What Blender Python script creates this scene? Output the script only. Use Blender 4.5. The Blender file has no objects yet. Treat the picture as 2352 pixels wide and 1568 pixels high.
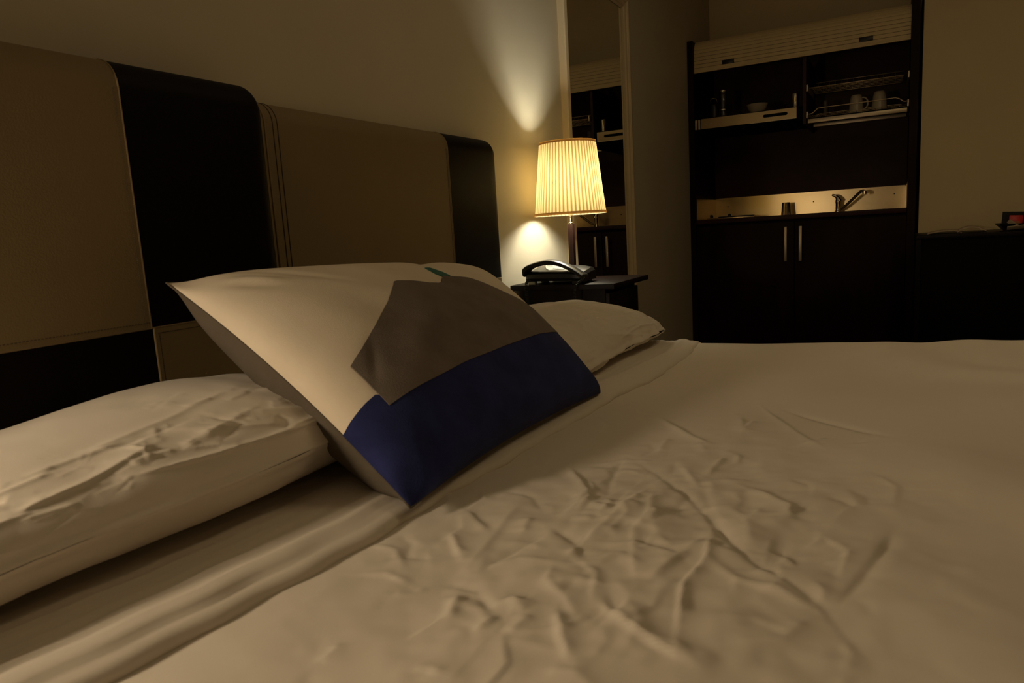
import bpy, bmesh, math, random
import numpy as np
from mathutils import Matrix, Vector, geometry, noise

S = bpy.context.scene
COL = S.collection
PI = math.pi

# ------------------------------------------------------------------ camera, world, lights
cam_d = bpy.data.cameras.new('camera')
cam = bpy.data.objects.new('camera', cam_d); COL.objects.link(cam)
yaw, pitch, roll = 0.50026, -0.153946, -0.060622
vw = Vector((-math.sin(yaw)*math.cos(pitch), math.cos(yaw)*math.cos(pitch), math.sin(pitch)))
rt = vw.cross(Vector((0, 0, 1))).normalized(); up = rt.cross(vw)
r2 = math.cos(roll)*rt + math.sin(roll)*up
u2 = -math.sin(roll)*rt + math.cos(roll)*up
mw = Matrix((r2, u2, -vw)).transposed().to_4x4()
mw.translation = Vector((1.127, 0.0, 0.91))
cam.matrix_world = mw
cam_d.sensor_width = 36.0
cam_d.lens = 1621.9/2352*36
cam_d.clip_start = 0.02
cam_d.dof.use_dof = True
cam_d.dof.focus_distance = 2.0
cam_d.dof.aperture_fstop = 11.0
S.camera = cam

wd = bpy.data.worlds.new('world'); S.world = wd; wd.use_nodes = True
wd.node_tree.nodes['Background'].inputs[0].default_value = (0.9, 0.7, 0.45, 1)
wd.node_tree.nodes['Background'].inputs[1].default_value = 0.0

def lamp_light(name, kind, loc, power, color, size=0.1, rot=None, size_y=None):
    l = bpy.data.lights.new(name, kind); l.energy = power; l.color = color
    if kind == 'POINT': l.shadow_soft_size = size
    if kind == 'AREA':
        l.size = size
        if size_y: l.shape = 'RECTANGLE'; l.size_y = size_y
    o = bpy.data.objects.new(name, l); COL.objects.link(o); o.location = loc
    if rot: o.rotation_euler = rot
    return o
# the second bedside lamp, left of the frame
lamp_light('bedside_light', 'POINT', (0.12, -0.24, 0.98), 18.5, (1.0, 0.78, 0.52), 0.075)
# unseen warm fill light, added below the ceiling to lift the whole room
lamp_light('fill_light', 'AREA', (1.75, 1.9, 2.5), 4.8, (1.0, 0.75, 0.41), 0.7)
# bulb of the lamp in view
lamp_light('lamp_bulb_light', 'POINT', (0.145, 2.27, 1.052), 11.5, (1.0, 0.96, 0.79), 0.045)

S.view_settings.view_transform = 'Standard'
S.view_settings.look = 'None'
S.view_settings.exposure = 0.0
S.view_settings.gamma = 1.0
S.view_settings.use_curve_mapping = False
S.cycles.use_denoising = True
S.cycles.max_bounces = 10
S.cycles.diffuse_bounces = 5
S.cycles.glossy_bounces = 5
S.cycles.transmission_bounces = 8
S.cycles.caustics_reflective = False
S.cycles.caustics_refractive = False
S.cycles.sample_clamp_indirect = 4.0

# ------------------------------------------------------------------ materials
def mat(name, col, rough=0.6, metal=0.0, spec=0.5, var=0.0, vscale=8.0, bump=0.0, bscale=200.0, sheen=0.0,
        stretch=None, col2=None):
    m = bpy.data.materials.new(name); m.use_nodes = True
    nt = m.node_tree; b = nt.nodes['Principled BSDF']
    b.inputs['Base Color'].default_value = (*col, 1)
    b.inputs['Roughness'].default_value = rough
    b.inputs['Metallic'].default_value = metal
    b.inputs['Specular IOR Level'].default_value = spec
    if sheen: b.inputs['Sheen Weight'].default_value = sheen
    tc = nt.nodes.new('ShaderNodeTexCoord'); mp = nt.nodes.new('ShaderNodeMapping')
    nt.links.new(tc.outputs['Object'], mp.inputs[0])
    if stretch: mp.inputs['Scale'].default_value = stretch
    if var or col2:
        n = nt.nodes.new('ShaderNodeTexNoise'); n.inputs['Scale'].default_value = vscale
        n.inputs['Detail'].default_value = 5
        nt.links.new(mp.outputs[0], n.inputs['Vector'])
        r = nt.nodes.new('ShaderNodeValToRGB')
        r.color_ramp.elements[0].position = 0.3; r.color_ramp.elements[1].position = 0.7
        c2 = col2 if col2 else tuple(c*(1+var) for c in col)
        c1 = tuple(c*(1-var) for c in col) if not col2 else col
        r.color_ramp.elements[0].color = (*c1, 1); r.color_ramp.elements[1].color = (*c2, 1)
        nt.links.new(n.outputs['Fac'], r.inputs[0]); nt.links.new(r.outputs[0], b.inputs['Base Color'])
    if bump:
        n2 = nt.nodes.new('ShaderNodeTexNoise'); n2.inputs['Scale'].default_value = bscale
        n2.inputs['Detail'].default_value = 3
        nt.links.new(mp.outputs[0], n2.inputs['Vector'])
        bp = nt.nodes.new('ShaderNodeBump'); bp.inputs['Strength'].default_value = bump
        bp.inputs['Distance'].default_value = 0.002
        nt.links.new(n2.outputs['Fac'], bp.inputs['Height']); nt.links.new(bp.outputs[0], b.inputs['Normal'])
    return m

M_wall = mat('painted_plaster', (0.60, 0.535, 0.40), 0.62, spec=0.3, var=0.03, vscale=3, bump=0.15, bscale=60)
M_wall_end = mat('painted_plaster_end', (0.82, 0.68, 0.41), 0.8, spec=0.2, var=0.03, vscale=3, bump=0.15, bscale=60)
M_ceil = mat('ceiling_paint', (0.65, 0.62, 0.55), 0.9)
M_floor = mat('brown_carpet', (0.06, 0.04, 0.025), 0.95, var=0.3, vscale=30, bump=0.5, bscale=300)
M_linen = mat('white_cotton', (0.74, 0.67, 0.58), 0.85, spec=0.15, var=0.02, vscale=5, bump=0.08, bscale=900, sheen=0.1)
M_pillow = mat('pillow_cotton', (0.74, 0.67, 0.58), 0.85, spec=0.15, var=0.02, vscale=5, bump=0.08, bscale=900, sheen=0.1)
M_cwhite = mat('cushion_white_cotton', (0.80, 0.70, 0.56), 0.85, spec=0.15, var=0.03, vscale=14, bump=0.12, bscale=700)
M_cgrey = mat('cushion_grey_brown_felt', (0.180, 0.148, 0.125), 0.95, spec=0.1, var=0.12, vscale=25, bump=0.3, bscale=500, sheen=0.05)
M_cblue = mat('cushion_navy_cotton', (0.024, 0.031, 0.118), 0.95, spec=0.1, var=0.22, vscale=22, bump=0.3, bscale=500, sheen=0.05)
M_cgreen = mat('cushion_green_cotton', (0.06, 0.16, 0.13), 0.9, spec=0.1, var=0.1)
M_cback = mat('cushion_grey_back_cotton', (0.115, 0.095, 0.072), 0.95, spec=0.1, var=0.1, vscale=20, bump=0.25, bscale=600)
M_beige = mat('beige_leatherette', (0.235, 0.172, 0.084), 0.6, spec=0.3, var=0.04, vscale=6, bump=0.25, bscale=420)
M_beige2 = mat('seam_beige_leatherette', (0.27, 0.195, 0.10), 0.6, spec=0.3)
M_stitch = mat('brown_thread', (0.10, 0.07, 0.035), 0.8)
M_dark = mat('dark_brown_leatherette', (0.004, 0.0014, 0.001), 0.55, spec=0.10, bump=0.2, bscale=420)
M_wenge = mat('wenge_veneer', (0.015, 0.0032, 0.0019), 0.5, spec=0.14, var=0.35, vscale=14, stretch=(1, 1, 0.12), bump=0.1, bscale=90)
M_wenge_dk = mat('dark_wenge_veneer', (0.0065, 0.0026, 0.0017), 0.45, spec=0.16, var=0.3, vscale=14, stretch=(1, 1, .12))
M_wenge_red = mat('wenge_back_panel', (0.036, 0.0080, 0.0048), 0.5, spec=0.3, var=0.2, vscale=10)
M_black = mat('black_interior', (0.004, 0.003, 0.0025), 0.7, spec=0.1)
M_blackpl = mat('black_plastic', (0.010, 0.009, 0.007), 0.35, spec=0.45)
M_frame = mat('cream_painted_wood', (0.66, 0.54, 0.36), 0.45, spec=0.4, var=0.03, vscale=5)
M_shutter = mat('cream_plastic_slat', (0.80, 0.64, 0.37), 0.6, spec=0.3)
M_steel = mat('brushed_steel', (0.60, 0.47, 0.27), 0.24, metal=1.0, bump=0.05, bscale=12, stretch=(0.3, 1, 8))
M_chrome = mat('chrome', (0.75, 0.68, 0.55), 0.12, metal=1.0)
M_wire = mat('chromed_wire', (0.80, 0.62, 0.38), 0.4, metal=0.5)
M_alu = mat('satin_aluminium', (0.62, 0.52, 0.38), 0.42, metal=0.85)
M_ceramic = mat('white_ceramic', (0.50, 0.43, 0.31), 0.3, spec=0.5)
M_trim = mat('shade_trim_band', (0.55, 0.38, 0.15), 0.8)
M_label = mat('phone_label_card', (0.62, 0.62, 0.52), 0.5)
M_ink = mat('dark_ink', (0.04, 0.04, 0.045), 0.7)
M_paper = mat('glossy_paper', (0.66, 0.52, 0.40), 0.4, var=0.06, vscale=12)
M_red = mat('red_packet_foil', (0.70, 0.012, 0.012), 0.4)
M_redink = mat('packet_lettering', (0.55, 0.33, 0.10), 0.6)
M_white_sachet = mat('white_sachet_paper', (0.55, 0.45, 0.30), 0.6)
M_mahog = mat('dark_red_wood', (0.022, 0.004, 0.002), 0.4, var=0.2, vscale=12, stretch=(1, 1, .1))

def glossy_mirror():
    m = bpy.data.materials.new('mirror_glass'); m.use_nodes = True
    b = m.node_tree.nodes['Principled BSDF']
    b.inputs['Base Color'].default_value = (0.86, 0.88, 0.84, 1); b.inputs['Metallic'].default_value = 1
    b.inputs['Roughness'].default_value = 0.0
    return m
M_mirror = glossy_mirror()
def glass(name, col=(1, 1, 1), rough=0.02):
    m = bpy.data.materials.new(name); m.use_nodes = True
    b = m.node_tree.nodes['Principled BSDF']
    b.inputs['Base Color'].default_value = (*col, 1); b.inputs['Transmission Weight'].default_value = 1
    b.inputs['Roughness'].default_value = rough; b.inputs['IOR'].default_value = 1.45
    return m
M_glass = glass('clear_glass')
def shade_mat():
    m = bpy.data.materials.new('pleated_shade_fabric'); m.use_nodes = True
    nt = m.node_tree; nt.nodes.remove(nt.nodes['Principled BSDF']); out = nt.nodes['Material Output']
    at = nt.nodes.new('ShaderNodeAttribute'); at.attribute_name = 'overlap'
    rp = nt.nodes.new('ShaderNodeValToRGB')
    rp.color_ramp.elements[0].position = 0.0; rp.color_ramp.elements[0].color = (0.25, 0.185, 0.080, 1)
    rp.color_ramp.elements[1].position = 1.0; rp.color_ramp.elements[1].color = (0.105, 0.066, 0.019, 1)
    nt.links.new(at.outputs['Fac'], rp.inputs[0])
    d = nt.nodes.new('ShaderNodeBsdfDiffuse'); d.inputs[0].default_value = (0.80, 0.66, 0.38, 1)
    t = nt.nodes.new('ShaderNodeBsdfTranslucent'); nt.links.new(rp.outputs[0], t.inputs[0])
    mx = nt.nodes.new('ShaderNodeMixShader'); mx.inputs[0].default_value = 0.6
    nt.links.new(d.outputs[0], mx.inputs[1]); nt.links.new(t.outputs[0], mx.inputs[2])
    nt.links.new(mx.outputs[0], out.inputs[0])
    return m
M_shade = shade_mat()
M_trim_t = shade_mat(); M_trim_t.name = 'shade_trim_fabric'
for e_ in M_trim_t.node_tree.nodes['Color Ramp'].color_ramp.elements: e_.color = (0.62, 0.42, 0.17, 1)

# ------------------------------------------------------------------ helpers
def link(o, parent=None):
    COL.objects.link(o)
    if parent is not None: o.parent = parent
    return o
def thing(name, label, cat, loc=(0, 0, 0), group=None):
    o = bpy.data.objects.new(name, None); link(o); o.location = loc
    o.empty_display_size = 0.05
    o['label'] = label; o['category'] = cat
    if group: o['group'] = group
    return o
def tag(o, label, cat, group=None):
    o['label'] = label; o['category'] = cat
    if group: o['group'] = group
    return o
def origin_shift(me, o, parent):
    # meshes are written in world coordinates; parents sit at their base
    if parent is not None:
        p = Vector((0, 0, 0)); q = parent
        while q is not None:
            p += q.location; q = q.parent
        me.transform(Matrix.Translation(-p))
def obj(name, bm, m, parent=None, smooth=False, angle=None):
    me = bpy.data.meshes.new(name)
    bmesh.ops.recalc_face_normals(bm, faces=bm.faces)
    bm.to_mesh(me); bm.free()
    me.materials.append(m)
    o = bpy.data.objects.new(name, me)
    origin_shift(me, o, parent); link(o, parent)
    if smooth:
        me.shade_smooth()
        if angle is not None:
            me.set_sharp_from_angle(angle=angle)
    return o
def arr_obj(name, verts, faces, m, parent=None, smooth=True):
    me = bpy.data.meshes.new(name); me.from_pydata([tuple(v) for v in verts], [], faces); me.validate()
    me.materials.append(m)
    o = bpy.data.objects.new(name, me); origin_shift(me, o, parent); link(o, parent)
    if smooth: me.shade_smooth()
    return o
def grid_obj(name, P, m, parent=None):
    nu, nv = P.shape[:2]
    me = bpy.data.meshes.new(name)
    idx = np.arange(nu*nv).reshape(nu, nv)
    q = np.stack([idx[:-1, :-1], idx[1:, :-1], idx[1:, 1:], idx[:-1, 1:]], -1).reshape(-1, 4)
    me.vertices.add(nu*nv); me.vertices.foreach_set('co', P.reshape(-1, 3).astype(np.float32).ravel())
    me.loops.add(q.size); me.loops.foreach_set('vertex_index', q.astype(np.int32).ravel())
    me.polygons.add(len(q)); me.polygons.foreach_set('loop_start', np.arange(0, q.size, 4, dtype=np.int32))
    me.update(calc_edges=True); me.materials.append(m)
    o = bpy.data.objects.new(name, me); origin_shift(me, o, parent); link(o, parent)
    me.shade_smooth()
    return o
def box(bm, x0, x1, y0, y1, z0, z1, bevel=0.0, seg=2, M=None):
    r = bmesh.ops.create_cube(bm, size=1.0)
    vs = r['verts']
    for v in vs:
        v.co = Vector(((x0+x1)/2 + v.co.x*(x1-x0), (y0+y1)/2 + v.co.y*(y1-y0), (z0+z1)/2 + v.co.z*(z1-z0)))
    if bevel:
        es = {e for v in vs for e in v.link_edges}
        g = bmesh.ops.bevel(bm, geom=list(es), offset=bevel, segments=seg, affect='EDGES', profile=0.5)
        vs = list({v for v in g['verts']} | {v for v in vs if v.is_valid})
    if M is not None: bmesh.ops.transform(bm, matrix=M, verts=[v for v in vs if v.is_valid])
    return vs
def boxo(name, x0, x1, y0, y1, z0, z1, m, parent=None, bevel=0.0, seg=2):
    bm = bmesh.new(); box(bm, x0, x1, y0, y1, z0, z1, bevel, seg)
    return obj(name, bm, m, parent, smooth=bool(bevel), angle=0.6 if bevel else None)
def tube(bm, pts, r, n=8, cap=True):
    pts = [Vector(p) for p in pts]; rings = []
    t = (pts[1]-pts[0]).normalized()
    a = Vector((0, 0, 1)) if abs(t.z) < 0.9 else Vector((1, 0, 0))
    nrm = t.cross(a).normalized()
    for i, p in enumerate(pts):
        if i == 0: t = (pts[1]-pts[0]).normalized()
        elif i == len(pts)-1: t = (pts[-1]-pts[-2]).normalized()
        else: t = ((pts[i+1]-p).normalized() + (p-pts[i-1]).normalized()).normalized()
        nrm = (nrm - t*nrm.dot(t)).normalized(); b = t.cross(nrm)
        rr = r[i] if isinstance(r, (list, tuple)) else r
        rings.append([bm.verts.new(p + rr*(math.cos(2*PI*k/n)*nrm + math.sin(2*PI*k/n)*b)) for k in range(n)])
    for i in range(len(rings)-1):
        for k in range(n):
            bm.faces.new((rings[i][k], rings[i][(k+1) % n], rings[i+1][(k+1) % n], rings[i+1][k]))
    if cap: bm.faces.new(rings[0]); bm.faces.new(list(reversed(rings[-1])))
def lathe(bm, prof, cx, cy, n=32, z0=0.0, closed=False):
    rings = []
    for r, z in prof:
        rings.append([bm.verts.new((cx + r*math.cos(2*PI*k/n), cy + r*math.sin(2*PI*k/n), z0+z)) for k in range(n)] if r > 1e-6
                     else [bm.verts.new((cx, cy, z0+z))])
    seq = list(range(len(rings)-1))
    pairs = [(rings[i], rings[i+1]) for i in seq]
    if closed: pairs.append((rings[-1], rings[0]))
    for A, B in pairs:
        for k in range(n):
            k2 = (k+1) % n
            if len(A) == 1 and len(B) == 1: continue
            if len(A) == 1: bm.faces.new((A[0], B[k], B[k2]))
            elif len(B) == 1: bm.faces.new((A[k], B[0], A[k2]))
            else: bm.faces.new((A[k], B[k], B[k2], A[k2]))
def latheo(name, prof, cx, cy, m, parent=None, n=32, z0=0.0, closed=False):
    bm = bmesh.new(); lathe(bm, prof, cx, cy, n, z0, closed)
    return obj(name, bm, m, parent, smooth=True, angle=0.7)
def prism(bm, poly, axis, a0, a1):
    # polygon in the two remaining axes, extruded along axis ('x': (y,z), 'y': (x,z), 'z': (x,y))
    def P(p, a): return {'x': (a, p[0], p[1]), 'y': (p[0], a, p[1]), 'z': (p[0], p[1], a)}[axis]
    A = [bm.verts.new(P(p, a0)) for p in poly]; B = [bm.verts.new(P(p, a1)) for p in poly]
    n = len(poly)
    bm.faces.new(A); bm.faces.new(list(reversed(B)))
    for i in range(n): bm.faces.new((A[i], A[(i+1) % n], B[(i+1) % n], B[i]))
def smoothpts(pts, k=8):
    out = []; P = [Vector(p) for p in pts]
    for i in range(len(P)-1):
        p0 = P[max(i-1, 0)]; p1 = P[i]; p2 = P[i+1]; p3 = P[min(i+2, len(P)-1)]
        for j in range(k):
            t = j/k
            out.append(0.5*((2*p1)+(p2-p0)*t+(2*p0-5*p1+4*p2-p3)*t*t+(3*p1-p0-3*p2+p3)*t**3))
    out.append(P[-1]); return out

# ------------------------------------------------------------------ room shell
def struct(name, m, *boxes):
    bm = bmesh.new()
    for b in boxes: box(bm, *b)
    o = obj(name, bm, m); o['kind'] = 'structure'; return o
struct('floor', M_floor, (-0.1, 4.2, -2.7, 5.3, -0.1, 0.0))
struct('ceiling', M_ceil, (-0.1, 4.2, -2.7, 5.3, 2.7, 2.8))
struct('wall_left', M_wall, (-0.1, 0.0, -2.7, 5.3, 0, 2.7))
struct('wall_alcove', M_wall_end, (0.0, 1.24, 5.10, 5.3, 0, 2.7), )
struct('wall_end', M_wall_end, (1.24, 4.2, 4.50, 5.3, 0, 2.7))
struct('wall_right', M_wall, (4.1, 4.2, -2.7, 4.5, 0, 2.7))
struct('wall_rear', M_wall, (0.0, 4.1, -2.7, -2.6, 0, 2.7))
bb = struct('baseboard_left', M_frame, (0.0, 0.015, 3.4, 4.47, 0, 0.08))

# ------------------------------------------------------------------ bed
bed = thing('bed', 'double bed with its mattress and base under white linen', 'bed', (1.15, 0.95, 0))
boxo('bed_base', 0.20, 2.05, 0.02, 1.88, 0.08, 0.30, M_wenge, bed, 0.01)
boxo('mattress', 0.20, 2.10, 0.00, 1.90, 0.30, 0.565, M_linen, bed, 0.05, 4)
for lx in (0.3, 1.95):
    for ly in (0.12, 1.78):
        boxo('leg', lx-0.03, lx+0.03, ly-0.03, ly+0.03, 0.0, 0.08, M_black, bed)

rng = np.random.default_rng(5)
def seg_dist(X, Y, a, b):
    ax, ay = a; bx, by = b; dx, dy = bx-ax, by-ay; L2 = dx*dx+dy*dy+1e-12
    t = np.clip(((X-ax)*dx+(Y-ay)*dy)/L2, 0, 1)
    px, py = ax+t*dx, ay+t*dy
    side = np.sign((X-ax)*dy-(Y-ay)*dx)
    return np.hypot(X-px, Y-py), side, t
CREASES = [[(0.872,0.814),(0.862,0.697),(0.853,0.62),(0.852,0.585)],[(0.875,0.806),(0.896,0.709),(0.891,0.673),(0.914,0.603),(0.93,0.563)],[(0.896,0.709),(0.924,0.66),(0.942,0.642)],[(0.924,0.832),(0.954,0.752),(0.976,0.698),(1.017,0.628)],[(0.884,0.887),(0.925,0.814)],[(0.795,0.925),(0.871,0.842),(0.952,0.737),(0.973,0.697),(1.014,0.637),(1.034,0.619),(1.081,0.576),(1.112,0.514)],[(0.968,0.676),(0.954,0.624),(0.939,0.562)],[(0.971,0.665),(0.978,0.623),(0.97,0.57),(0.989,0.478)],[(0.984,0.615),(1.01,0.595),(1.049,0.584),(1.082,0.564)],[(0.933,0.934),(0.925,0.851)],[(0.883,0.989),(0.903,0.947)],[(0.832,1.012),(0.835,0.949)],[(0.738,0.715),(0.755,0.602),(0.765,0.54)],[(0.77,0.671),(0.781,0.632)],[(0.806,0.635),(0.791,0.584),(0.778,0.528)],[(0.821,0.727),(0.853,0.708)],[(0.816,0.68),(0.844,0.683)],[(0.734,0.859),(0.777,0.801),(0.815,0.742),(0.816,0.695)],[(0.688,0.664),(0.742,0.624)],[(0.803,0.654),(0.846,0.624),(0.87,0.592)],[(0.954,0.842),(0.998,0.807),(1.032,0.773),(1.038,0.741),(1.015,0.7)],[(0.974,0.759),(1.0,0.714),(1.011,0.663)],[(1.028,0.693),(1.028,0.647),(1.016,0.648)],[(1.132,0.738),(1.122,0.679),(1.108,0.625),(1.092,0.576)],[(0.907,0.522),(0.945,0.492),(0.98,0.471),(1.005,0.459)],[(0.833,0.506),(0.859,0.485)],[(0.847,0.572),(0.851,0.542),(0.882,0.516),(0.909,0.485)],[(0.881,0.498),(0.903,0.46),(0.923,0.433)],[(0.932,1.225),(1.001,1.076),(1.053,0.984)],[(0.769,1.129),(0.853,1.032),(0.902,0.982)],[(0.975,1.202),(1.056,1.119),(1.122,1.051)],[(0.912,1.152),(0.934,1.056),(0.94,1.129)],[(0.706,0.604),(0.746,0.561)],[(0.833,0.446),(0.839,0.473)],[(0.861,0.45),(0.865,0.483)],[(0.795,0.913),(0.814,0.813),(0.832,0.756)],[(0.784,0.5),(0.801,0.457)],[(0.59,0.757),(0.662,0.671)]]
def vnoise(X, Y, s, seed, octaves=3):
    # cheap smooth value noise
    out = np.zeros_like(X); amp = 1.0
    for o in range(octaves):
        r = np.random.default_rng(seed+o); G = r.normal(size=(64, 64))
        fx = (X*s) % 63; fy = (Y*s) % 63
        ix = fx.astype(int); iy = fy.astype(int); tx = fx-ix; ty = fy-iy
        tx = tx*tx*(3-2*tx); ty = ty*ty*(3-2*ty)
        g = (G[ix, iy]*(1-tx)*(1-ty)+G[(ix+1) % 64, iy]*tx*(1-ty)+G[ix, (iy+1) % 64]*(1-tx)*ty+G[(ix+1) % 64, (iy+1) % 64]*tx*ty)
        out += amp*g; amp *= 0.5; s *= 2.03
    return out
def add_creases(H, X, Y, lines, amp, w, rr):
    for i, L in enumerate(lines):
        a0 = amp*rr.uniform(0.6, 1.25); ww = w*rr.uniform(0.7, 1.5); sg = 1 if rr.random() < 0.72 else -0.8
        asym = rr.uniform(-0.6, 0.6)
        best = np.full_like(X, 9.0); bs = np.ones_like(X); bt = np.zeros_like(X)
        n = len(L)-1
        for k in range(n):
            d, s, t = seg_dist(X, Y, L[k], L[k+1]); m = d < best
            best = np.where(m, d, best); bs = np.where(m, s, bs); bt = np.where(m, (k+t)/n, bt)
        taper = np.clip(np.minimum(bt, 1-bt)*5, 0.25, 1)
        wloc = np.where(bs > 0, ww*(1+asym), ww*(1-asym))
        H += sg*a0*taper*np.exp(-(best/wloc)**1.3)
    return H

# duvet height field
xs = np.concatenate([np.arange(0.15, 0.56, 0.02), np.arange(0.56, 1.30, 0.0028), np.arange(1.30, 2.12, 0.02), [2.12, 2.14, 2.15]])
ys = np.concatenate([np.arange(-0.04, 0.22, 0.02), np.arange(0.22, 1.25, 0.0034), np.arange(1.25, 1.90, 0.010), np.linspace(1.90, 1.96, 8)])
Xg, Yg = np.meshgrid(xs, ys, indexing='ij')
H = np.zeros_like(Xg)
reg = (Xg > 0.55) & (Xg < 1.35) & (Yg > 0.2) & (Yg < 1.4)
H = add_creases(H, Xg, Yg, CREASES, 0.0034, 0.0062, rng)
extra = []
r3 = np.random.default_rng(21)
for i in range(130):
    cx = r3.normal(0.88, 0.14); cy = r3.normal(0.62, 0.17)
    if cx < 0.68: continue
    a = r3.choice([1.25, 2.3, 0.6, 1.6, 2.9])+r3.normal(0, .25); l = r3.uniform(0.015, 0.06)
    extra.append([(cx, cy), (cx+l*math.cos(a), cy+l*math.sin(a)), (cx+1.7*l*math.cos(a+.3), cy+1.7*l*math.sin(a+.3))])
H = add_creases(H, Xg, Yg, extra, 0.0018, 0.0055, r3)
mid = np.exp(-((Xg-0.92)/0.26)**2-((Yg-0.66)/0.34)**2)
H += 0.0020*mid*vnoise(Xg, Yg, 18, 3, 3)
H += 0.0030*vnoise(Xg, Yg, 4.2, 11, 2)*np.clip((Xg-0.66)/0.1, 0, 1)
# long soft diagonal undulations further right
H += 0.0022*np.sin((Xg*0.8+Yg*0.35)*34+2*vnoise(Xg, Yg, 3, 31, 1))*np.clip((Xg-1.0)/0.2, 0, 1)
sm = np.clip((Xg-0.70)/0.8, 0, 1); sm = sm*sm*(3-2*sm)
H += 0.024*sm
edge = np.clip((Yg-1.84)/0.12, 0, 1)
H -= 0.05*edge**2.5
P = np.stack([Xg, Yg, 0.588+H], -1)
# skirts hanging down at far side, near side and foot
def skirt_y(P, y_out, z_low, k=8):
    last = P[:, -1] if y_out > 0 else P[:, 0]
    rows = []
    for i in range(1, k+1):
        t = i/k; r = last.copy()
        sgn = 1 if y_out > 0 else -1
        r[:, 1] = last[:, 1]+sgn*(0.035*math.sin(min(t*3, 1)*PI/2) + 0.006*np.sin(last[:, 0]*30)*t)
        r[:, 2] = last[:, 2]-(last[:, 2]-z_low)*t**1.2
        rows.append(r)
    R = np.stack(rows, 1)
    return np.concatenate([P, R], 1) if y_out > 0 else np.concatenate([R[:, ::-1], P], 1)
P = skirt_y(P, 1, 0.30); P = skirt_y(P, -1, 0.30)
last = P[-1]; rows = []
for i in range(1, 7):
    t = i/6; r = last.copy(); r[:, 0] += 0.04*math.sin(min(2*t, 1)*PI/2); r[:, 2] = np.minimum(last[:, 2], last[:, 2]-(last[:, 2]-0.30)*t); rows.append(r)
P = np.concatenate([P, np.stack(rows, 0)], 0)
duvet = grid_obj('duvet', P, M_linen)
tag(duvet, 'white crumpled duvet covering the bed in the foreground', 'duvet')

# turned-down top sheet: band between pillows and the fold line
FOLD = [(-0.06, 0.560), (0.15, 0.585), (0.252, 0.592), (0.365, 0.612), (0.461, 0.624), (0.619, 0.634), (0.80, 0.642), (1.135, 0.660), (1.282, 0.670), (1.386, 0.684), (1.541, 0.690), (1.75, 0.684), (1.862, 0.672), (2.0, 0.655)]
fy = np.array([f[0] for f in FOLD]); fx = np.array([f[1] for f in FOLD])
yy = np.concatenate([np.arange(-0.04, 1.93, 0.005), np.linspace(1.93, 1.962, 6)])
fxx = np.interp(yy, fy, fx); fxx = np.convolve(np.pad(fxx, 12, mode='edge'), np.ones(25)/25, 'valid')
fxx += 0.0015*np.sin(yy*70)+0.002*np.sin(yy*23+1)
rows = []
nX = 90
for i in range(nX):
    t = i/(nX-1)
    X = 0.16+(fxx-0.010-0.16)*t
    Yv = yy
    st = vnoise(X*1.0+0*Yv, Yv, 1, 1, 1)*0
    # streaks running along the band
    ph = (X-fxx)
    z = 0.604 + 0.0014*vnoise(ph*26+2, Yv*2.2, 1.0, 41, 3) + 0.0013*vnoise(ph*80+9, Yv*2.5, 1.0, 61, 2) + 0.0005*vnoise(ph*170+20, Yv*4, 1.0, 91, 2)
    # raised hem roll near the fold
    z += 0.003*np.exp(-((ph+0.038)/0.018)**2) - 0.005*np.clip((ph+0.035)/0.035, 0, 1)**1.5 + 0.0010*vnoise(X, Yv, 6, 77, 2)
    z -= 0.05*np.clip((Yv-1.84)/0.12, 0, 1)**2.5 + 0.010*np.clip((Yv-1.45)/0.4, 0, 1)
    rows.append(np.stack([X, Yv, z], -1))
top_last = rows[-1]
for k, (dx, dz) in enumerate([(0.006, -0.001), (0.011, -0.004), (0.0145, -0.008), (0.016, -0.0125), (0.016, -0.019), (0.010, -0.022)]):
    r = top_last.copy(); r[:, 0] += dx; r[:, 2] = r[:, 2]+dz*0.8; rows.append(r)
Psheet = np.stack(rows, 0)
sk = []
for i in range(1, 8):
    t = i/7; r = Psheet[:, -1].copy(); r[:, 1] += 0.042*math.sin(min(t*3, 1)*PI/2); r[:, 2] -= 0.27*t**1.2; sk.append(r)
Psheet = np.concatenate([Psheet, np.stack(sk, 1)], 1)
sheet = grid_obj('top_sheet', Psheet, M_linen)
tag(sheet, 'white sheet turned down in a band between the pillows and the duvet', 'sheet')

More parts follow.
